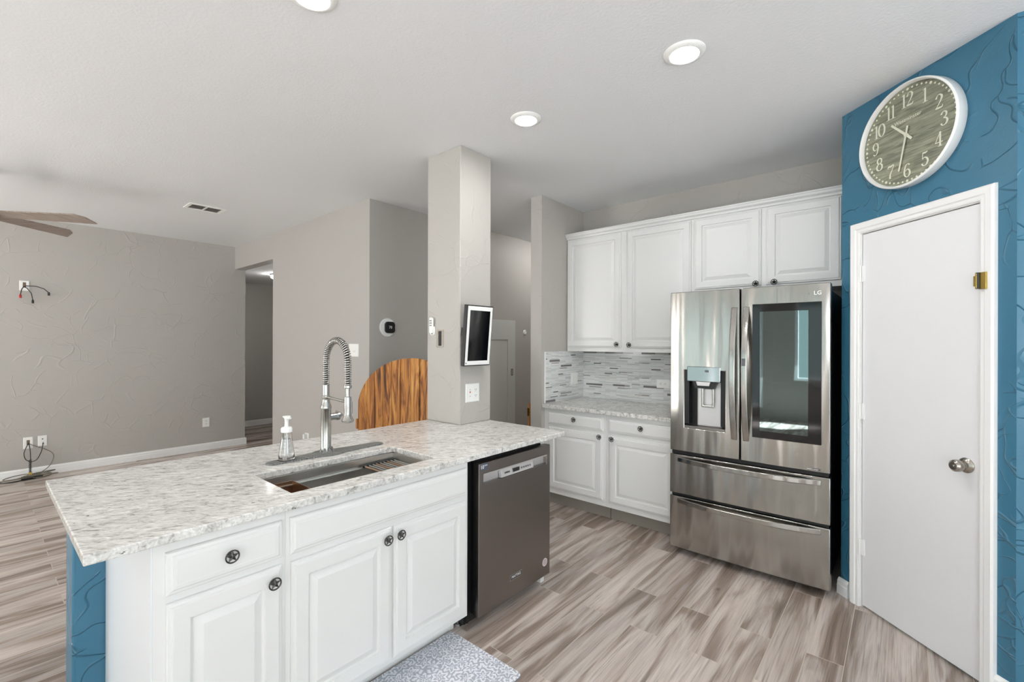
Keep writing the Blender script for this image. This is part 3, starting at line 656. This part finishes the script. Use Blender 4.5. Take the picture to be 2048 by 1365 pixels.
# low cable plates
t = plate('cable_plate', 'white cable plate with three cords, left one low on the living room wall', (.357, 7.02, .360), 0, .072, .122, cat='wall plate', kind='none', group='low cable plates')
build('cable_opening', MB().box(-.012, .012, -.0075, -.006, -.02, .03), 'vent_dark', t)
t = plate('cable_plate', 'white cable plate with one black cord, right one low on the living room wall', (.463, 7.02, .366), 0, .070, .112, cat='wall plate', kind='none', group='low cable plates')
build('jack', MB().lathe([(.006, .006), (.005, .012)], (0, 0, .02), 'y', 10), 'hole', t); build('jack', MB().lathe([(.006, .006), (.005, .012)], (.004, 0, -.03), 'y', 10), 'hole', t)
def spl(P, n=10):
    P = [Vector(p) for p in P]; out = []
    for i in range(len(P)-1):
        a, b_, c_, d_ = P[max(i-1, 0)], P[i], P[i+1], P[min(i+2, len(P)-1)]
        for k in range(n):
            s_ = k/n; out.append(.5*((2*b_)+(c_-a)*s_+(2*a-5*b_+4*c_-d_)*s_*s_+(3*b_-a-3*c_+d_)*s_**3))
    return out + [P[-1]]
tag(build('loop_cable', MB().tube(spl([(.36, 7.012, .36), (.335, 6.99, .30), (.325, 6.985, .25), (.34, 6.985, .19), (.38, 6.985, .165), (.42, 6.985, .18), (.45, 6.985, .25), (.462, 6.99, .31), (.467, 7.01, .35)]), .0035, 6), 'cable', smooth=60), 'thin black cord looping between the two low cable plates', 'cable')
cbu = thing('power_cord', 'coiled grey and black cord bundle with plugs on the floor by the baseboard', 'cable', (.36, 6.93, 0))
L0 = Vector((.36, 6.93, 0)); rel = lambda P: [Vector(p)-L0 for p in P]
build('cord', MB().tube(spl(rel([(.362, 7.012, .35), (.368, 6.98, .30), (.372, 6.97, .22), (.371, 6.95, .12), (.37, 6.94, .05)])), .0035, 6), 'cable', cbu, smooth=60)
hx = [(.0105+.0)*Vector((math.cos(a), math.sin(a), 0)) + Vector((.37, 6.955 - .02*i/160, .19 - .15*i/160)) - L0 for i in range(161) for a in (2*PI*10*i/160,)]
build('coiled_section', MB().tube(hx, .0028, 5), 'cable', cbu, smooth=60)
build('grey_lead', MB().tube(spl(rel([(.366, 7.012, .35), (.41, 6.99, .32), (.48, 6.985, .28), (.54, 6.985, .22), (.54, 6.985, .15), (.50, 6.97, .08), (.42, 6.94, .03), (.36, 6.90, .02)])), .0035, 6), 'cable_grey', cbu, smooth=60)
b = MB()
for k in range(5):
    w_ = .10+.012*k; hh = .035 + .006*k
    b.tube([(.0+.105*math.copysign(1, k-2.5) + w_*math.cos(a)*.9 if False else (-.09 if k % 2 else .085) + w_*.85*math.cos(a), -.02 - .012*k + .05*math.sin(a), .012 + .03*(k % 3)*.5 + .018*(1+math.sin(a+k))*.6) for a in (2*PI*i/28 for i in range(28))], .0048, 6, True)
build('coil', b, 'cable_grey', cbu, smooth=60)
build('plug', MB().box(-.06, .05, -.06, -.01, .0, .035).box(.05, .10, -.045, -.025, .005, .025), 'black', cbu, bevel=.006)
build('cord_tie', MB().box(-.005, .02, -.035, -.01, .03, .065), 'yellow', cbu, bevel=.003)
build('loose_end', MB().tube(spl([(-.02, -.05, .01), (-.09, -.085, .006), (-.16, -.08, .006), (-.21, -.04, .008)]), .0045, 6), 'cable', cbu, smooth=60)

# remote and metal plate on pillar side
rc = thing('remote_control', 'slim white remote in a wall holder on the left pillar face', 'remote control', (2.082, 2.497, 1.55), rz)
build('holder', MB().prism(rrect(-.021, .021, -.062, .0, .012), -.012, 0), 'plastic', rc, bevel=.002)
rb = build('remote_body', MB().prism(rrect(-.0175, .0175, -.05, .062, .012), -.024, -.012), 'plastic', rc, bevel=.003)
for i in range(3):
    for j in range(2): build('button', MB().box(-.010+j*.012, -.003+j*.012, -.0255, -.024, .002+i*.016, .010+i*.016), 'ink', rb)
build('indicator', MB().box(-.007, .007, -.013, -.012, -.055, -.047), 'hole', rc)
mp = thing('strike_plate', 'brushed metal plate with dark slot on the left pillar face, beside the remote', 'metal plate', (2.082, 2.423, 1.465), rz)
build('plate', MB().grid([-.034, -.017, .017, .034], [-.06, -.05, .05, .06], -.004, 0, {(1, 1)}), 'nickel', mp, bevel=.001)
build('slot', MB().box(-.017, .017, -.002, -.0, -.05, .05), 'hole', mp)
# thermostat, low door, disc
th = thing('thermostat', 'round white wall thermostat with black display', 'thermostat', (2.520, 3.69, 1.576))
build('base_ring', MB().lathe([(.086, 0), (.086, .006), (.082, .010)], axis='y', seg=40), 'plastic', th, smooth=40)
b = MB().prism(rrect(-.038, .070, -.054, .054, .03, 8), -.03, -.010); fc_ = build('display_unit', b, 'black', th, bevel=.006)
text('78', .036, 'logo', fc_, (.016, -.0305, 0), .0003)
d2 = sroot('door_2', 'low grey painted closet door on the far wall', (3.56, 3.69, 0))
build('door_leaf', MB().grid([0, .14, .67, .81], [.004, .16, 1.47, 1.708], -.022, -.002, {(1, 1)}), 'grey_paint', d2, bevel=.003)
build('door_panel', MB().box(.14, .67, -.013, -.003, .16, 1.47), 'grey_paint', d2)
build('door_pull', MB().grid([.728, .735, .755, .762], [1.03, 1.037, 1.105, 1.112], -.028, -.022, {(1, 1)}), 'nickel', d2, bevel=.001)
tag(build('wall_disc', MB().lathe([(.030, 0), (.030, .008), (.026, .012)], (4.579, 3.69, 1.567), 'y', 24), 'plastic', smooth=40), 'small round white disc on the far wall right of the low grey door', 'wall sensor')

# wooden gates
gt = thing('wooden_gate', 'arched gate of torched orange brown boards behind the island counter', 'gate', (2.262, 2.60, 0), PI/2)
gl_, top = 1.134, lambda u: .80 + .512*math.sqrt(max(0, 1-((u-.32)/.83)**2)) if u > .32 else .80 + .512*math.sqrt(max(0, 1-((u-.32)/.62)**2))
bw_ = [.0, .135, .25, .36, .50, .615, .745, .87, .985, gl_]
for a, c_ in zip(bw_, bw_[1:]):
    n = 6; us_ = sp_(a+.004, c_-.004, n)
    build('board', MB().prism([(us_[0], .05), (us_[-1], .05)] + [(u, top(u)) for u in us_[::-1]], .0045, .02 + random.uniform(0, .004)), 'gate', gt, bevel=.003)
for z in (.25, .62): build('rail', MB().box(.02, gl_-.02, -.03, -.004, z, z+.09), 'gate', gt)
build('backing', MB().prism([(.01, .06), (gl_-.01, .06)] + [(u, top(u)-.012) for u in sp_(.01, gl_-.01, 24)[::-1]], -.0035, .004), 'gap_dark', gt)  # dark sheet behind the boards, visible through their gaps
build('hinge', MB().box(gl_+.0, gl_+.022, .0, .03, .655, .745), 'wood_edge', gt, bevel=.003)
build('latch', MB().box(-.004, .035, .022, .036, .93, .965), 'pewter', gt, bevel=.003)
g2 = thing('wooden_gate', 'narrow edge of a wooden gate beside the grey stub wall', 'gate', (3.285, 2.585, 0))
build('board', MB().box(0, .45, 0, .02, .05, .885), 'wood_edge', g2, bevel=.003)
build('latch', MB().lathe([(.012, 0), (.010, .03)], (0, .01, .80), 'x', 10), 'brass', g2); build('hinge_plate', MB().box(-.012, .0, .002, .018, .77, .84), 'brass', g2)

# ------------------------------------------------------------------ ceiling fittings
for k, (x, y, lab) in enumerate(((.819, 1.690, 'recessed ceiling light cut by the top of the photo'), (2.071, .752, 'recessed ceiling light nearest the clock'), (2.088, 1.677, 'recessed ceiling light nearest the pillar'))):
    t = thing('recessed_light', lab, 'ceiling light', (x, y, HC), group='recessed kitchen lights')
    build('trim_ring', MB().lathe([(.062, -.012), (.066, -.014), (.088, -.006), (.091, 0)], seg=40, cap0=False, cap1=False), 'plastic', t, smooth=50)
    build('lens', MB().lathe([(.063, -.009), (.05, -.012)], seg=32), 'lamp', t)
hl = thing('hall_light', 'small flush light on the hallway ceiling', 'ceiling light', (2.90, 7.06, 2.437))
build('base', MB().lathe([(.09, 0), (.09, -.02)], seg=28), 'black', hl); build('shade', MB().lathe([(.08, -.02), (.078, -.05), (.05, -.07)], seg=28), 'lamp_hall', hl, smooth=40)
pl = thing('passage_fill_light', 'added unseen fill light on the passage ceiling behind the stub wall', 'ceiling light', (4.75, 3.1, HC))
build('base', MB().lathe([(.14, 0), (.14, -.02)], seg=28), 'plastic', pl); build('shade', MB().lathe([(.13, -.02), (.125, -.06), (.08, -.085)], seg=28), 'lamp_fill', pl, smooth=40)  # hidden lamp added to brighten the far wall
vt = thing('ceiling_vent', 'white framed ceiling vent with two brown louver banks', 'vent', (1.455, 5.19, HC))
build('frame', MB().grid([-.155, -.125, -.008, .008, .125, .155], [-.11, -.08, .08, .11], -.008, 0, {(1, 1), (3, 1)}, f=hz), 'plastic', vt, bevel=.002)
for u0, u1 in ((-.125, -.008), (.008, .125)):
    b = MB()
    for k in range(8):
        y_ = -.076 + k*.02; b.rings([[(u, y_, -.006), (u, y_+.002, -.006), (u, y_+.016, -.001), (u, y_+.014, -.001)] for u in (u0, u1)])
    build('louvers', b, 'vent_dark', vt)
FH = (.017, 5.26, 2.40)
fn = thing('ceiling_fan', 'ceiling fan with long grey wood blades, mostly outside the left edge', 'ceiling fan', (*FH[:2], HC))
dz = FH[2]-HC
build('downrod', MB().lathe([(.07, 0), (.06, -.04), (.014, -.05), (.014, dz+.08)], seg=20), 'nickel', fn, smooth=40)
build('motor', MB().lathe([(.05, dz+.1), (.09, dz+.06), (.10, dz+.0), (.08, dz-.05), (.03, dz-.07)], seg=32), 'nickel', fn, smooth=40)
for k in range(5):
    a = math.radians(-34 + 72*k); ca, sa = math.cos(a), math.sin(a); b = MB()
    O = [(.09, -.045), (.61, -.066), (.665, -.03), (.70, .06), (.09, .045)]
    tw = .30
    f = lambda r, w, d: (r*ca - w*math.cos(tw)*sa, r*sa + w*math.cos(tw)*ca, dz + d - w*math.sin(tw))
    b.prism(O, -.004, .004, f=f); build('blade', b, 'fan', fn)

# ------------------------------------------------------------------ pantry door
d1 = sroot('door_1', 'white flush pantry door in a white casing on the blue angled wall', (*PANTRY, 0), R_PAN)
build('door_slab', MB().box(.135, .713, .004, .042, .012, 2.034), 'door', d1, bevel=.002)
CP = [(0, .0), (0, -.010), (.006, -.013), (.019, -.013), (.024, -.018), (.048, -.020), (.056, -.015), (.058, 0)]
U0, U1, Z1 = .129, .716, 2.042
build('casing', MB().rings([[(U0-o, y, 0), (U0-o, y, Z1+o), (U1+o, y, Z1+o), (U1+o, y, 0)] for o, y in CP], False, False, closed=False), 'trim', d1)
build('jamb', MB().box(.122, .130, -.0, .1, 0, 2.05).box(.7175, .7255, .0, .1, 0, 2.05).box(.13, .7175, .0, .1, 2.038, 2.046).box(.13, .145, .045, .06, 0, 2.038).box(.70, .7175, .045, .06, 0, 2.038).box(.145, .70, .045, .06, 2.02, 2.038), 'trim', d1)
for z in (1.82, 1.069, .327):
    h_ = build('hinge', MB().lathe([(.006, -.045), (.006, .045)], (.131, -.008, z), seg=10).box(.131, .150, -.0005, .004, z-.043, z+.043), 'trim', d1)
b = MB().lathe([(.033, 0), (.033, .004), (.027, .010), (.016, .014), (.014, .024), (.022, .030), (.0265, .045), (.025, .058), (.017, .066), (.008, .067)], (.655, .004, .912), 'y', 28)
kb = build('door_knob', b, 'nickel', d1, smooth=30)
build('lock_button', MB().lathe([(.006, .067), (.005, .070)], (.655, .004, .912), 'y', 12), 'chrome', kb)
build('strike_edge', MB().box(.7125, .7155, .0, .02, .885, .955), 'nickel', d1)
lt = build('latch_plate', MB().box(.718, .7235, -.036, -.013, 1.672, 1.735).box(.7235, .750, -.026, -.015, 1.668, 1.738), 'brass', d1, bevel=.001)
build('latch_bolt', MB().box(.694, .718, -.014, .0035, 1.683, 1.727), 'brass', lt, bevel=.001); build('latch_pivot', MB().lathe([(.007, -.034), (.007, .034)], (.722, -.028, 1.704), seg=12), 'black', lt)

# ------------------------------------------------------------------ wall clock
ck = thing('wall_clock', 'large round white-rimmed clock with weathered wood face over the pantry door', 'clock', (PANTRY[0]+PDIR[0]*.414, PANTRY[1]+PDIR[1]*.414, 2.453), R_PAN); ck.scale = (1.06,)*3
RO = .236
build('rim', MB().lathe([(RO-.004, 0), (RO, .006), (RO, .044), (RO-.004, .049), (RO-.007, .050), (RO-.010, .046), (RO-.012, .026)], axis='y', seg=72, cap1=False), 'plastic', ck, smooth=35)
cf = build('dial', MB().lathe([(RO-.010, .018), (RO-.010, .025)], axis='y', seg=64), 'clock_face', ck)
b = MB()
for i in range(60):
    a = 2*PI*i/60; r = .0062 if i % 5 == 0 else .0044
    b.lathe([(r, 0), (r, .0008)], (.210*math.sin(a), -.025, .210*math.cos(a)), 'y', 8)
build('minute_dots', b, 'cream', cf)
el = lambda cx, cy, rx, ry, a0, a1, n, th, tk: [(cx+rx*math.cos(a0+(a1-a0)*i/n), cy+ry*math.sin(a0+(a1-a0)*i/n), th+tk*abs(math.cos(a0+(a1-a0)*i/n))) for i in range(n+1)]
DIG = {'0': [el(.3, .5, .25, .48, 0, 2*PI, 24, .04, .11)],
 '1': [[(.3, 0, .13), (.3, 1, .13)], [(.12, .02, .04), (.48, .02, .04)], [(.3, .98, .06), (.14, .9, .04)]],
 '2': [[(.1, .72, .14), (.12, .8, .10), (.2, .94, .05), (.33, .97, .06), (.46, .86, .13), (.48, .72, .14), (.4, .5, .10), (.2, .2, .05), (.08, .05, .05)], [(.06, .06, .09), (.3, .05, .12), (.5, .06, .08), (.54, .2, .04)]],
 '3': [[(.1, .78, .13), (.14, .88, .09), (.27, .97, .05), (.42, .88, .11), (.44, .74, .12), (.38, .6, .08), (.24, .53, .05)], [(.24, .53, .05), (.42, .46, .09), (.5, .3, .14), (.44, .12, .11), (.28, .02, .05), (.14, .08, .08), (.1, .2, .13)]],
 '4': [[(.38, 0, .13), (.38, 1, .13)], [(.38, .98, .05), (.06, .28, .05)], [(.04, .28, .06), (.56, .28, .06)], [(.24, .02, .04), (.52, .02, .04)]],
 '5': [[(.14, .95, .08), (.3, .92, .11), (.48, .97, .06)], [(.14, .96, .05), (.12, .5, .05)], [(.12, .5, .05), (.26, .6, .06), (.42, .52, .11), (.5, .32, .14), (.42, .1, .10), (.27, .02, .05), (.13, .08, .08), (.1, .2, .13)]],
 '6': [[(.46, .86, .12), (.42, .94, .08), (.3, .97, .05), (.17, .85, .09), (.1, .6, .12), (.08, .35, .13), (.14, .12, .10), (.3, .02, .05), (.45, .12, .11), (.5, .3, .13), (.44, .5, .10), (.3, .58, .05), (.16, .48, .05)]],
 '7': [[(.08, .78, .05), (.1, .93, .09), (.3, .92, .12), (.54, .97, .06), (.4, .6, .07), (.26, .3, .12), (.24, 0, .15)]],
 '8': [el(.3, .75, .18, .22, 0, 2*PI, 20, .05, .07), el(.3, .27, .23, .26, 0, 2*PI, 20, .05, .09)],
 '9': [[(.14, .14, .12), (.18, .06, .08), (.3, .03, .05), (.43, .15, .09), (.5, .4, .12), (.52, .65, .13), (.46, .88, .10), (.3, .98, .05), (.15, .88, .11), (.1, .7, .13), (.16, .5, .10), (.3, .42, .05), (.44, .52, .05)]]}
def glyph(b, ch, ox, oz, s_):
    for st in DIG[ch]:
        P = st if len(st) > 14 or len(st) < 3 else [tuple(p) for p in spl(st, 5)]
        n = len(P); Lf, Rt = [], []
        for i in range(n):
            x, z, w = P[i]; dx = P[min(i+1, n-1)][0]-P[max(i-1, 0)][0]; dz_ = P[min(i+1, n-1)][1]-P[max(i-1, 0)][1]; l = math.hypot(dx, dz_) or 1
            nx, nz_ = -dz_/l*w/2, dx/l*w/2
            Lf.append((ox+(x+nx)*s_, oz+(z+nz_)*s_)); Rt.append((ox+(x-nx)*s_, oz+(z-nz_)*s_))
        for i in range(n-1):
            b.quad((Lf[i][0], -.0258, Lf[i][1]), (Lf[i+1][0], -.0258, Lf[i+1][1]), (Rt[i+1][0], -.0258, Rt[i+1][1]), (Rt[i][0], -.0258, Rt[i][1]))
for h_ in range(1, 13):
    a = 2*PI*h_/12; s_ = .062; x, z = .162*math.sin(a), .162*math.cos(a); b = MB(); S = str(h_)
    wd = [.36 if c_ == '1' else .54 for c_ in S]; ox = x - sum(wd)*s_/2
    for c_, w_ in zip(S, wd):
        glyph(b, c_, ox - (.12*s_ if c_ == '1' else .03*s_), z - s_/2, s_); ox += w_*s_
    build('numeral', b, 'cream', cf)
text('Westminster', .024, 'cream', cf, (.0, -.0254, .074), .0002)
def hand(ang, l, tail, w, y):
    a = math.radians(ang); s_, c_ = math.sin(a), math.cos(a)
    return MB().prism([(-w*c_-tail*s_, w*s_-tail*c_), (w*c_-tail*s_, -w*s_-tail*c_), (w*.8*c_+l*s_, -w*.8*s_+l*c_), (-w*.8*c_+l*s_, w*.8*s_+l*c_)], y, y-.0015)
build('hour_hand', hand(316, .105, .036, .0055, -.030), 'cream', ck); build('minute_hand', hand(192, .160, .040, .0042, -.033), 'cream', ck)
build('hub', MB().lathe([(.007, .026), (.007, .037)], axis='y', seg=16), 'cream', ck)
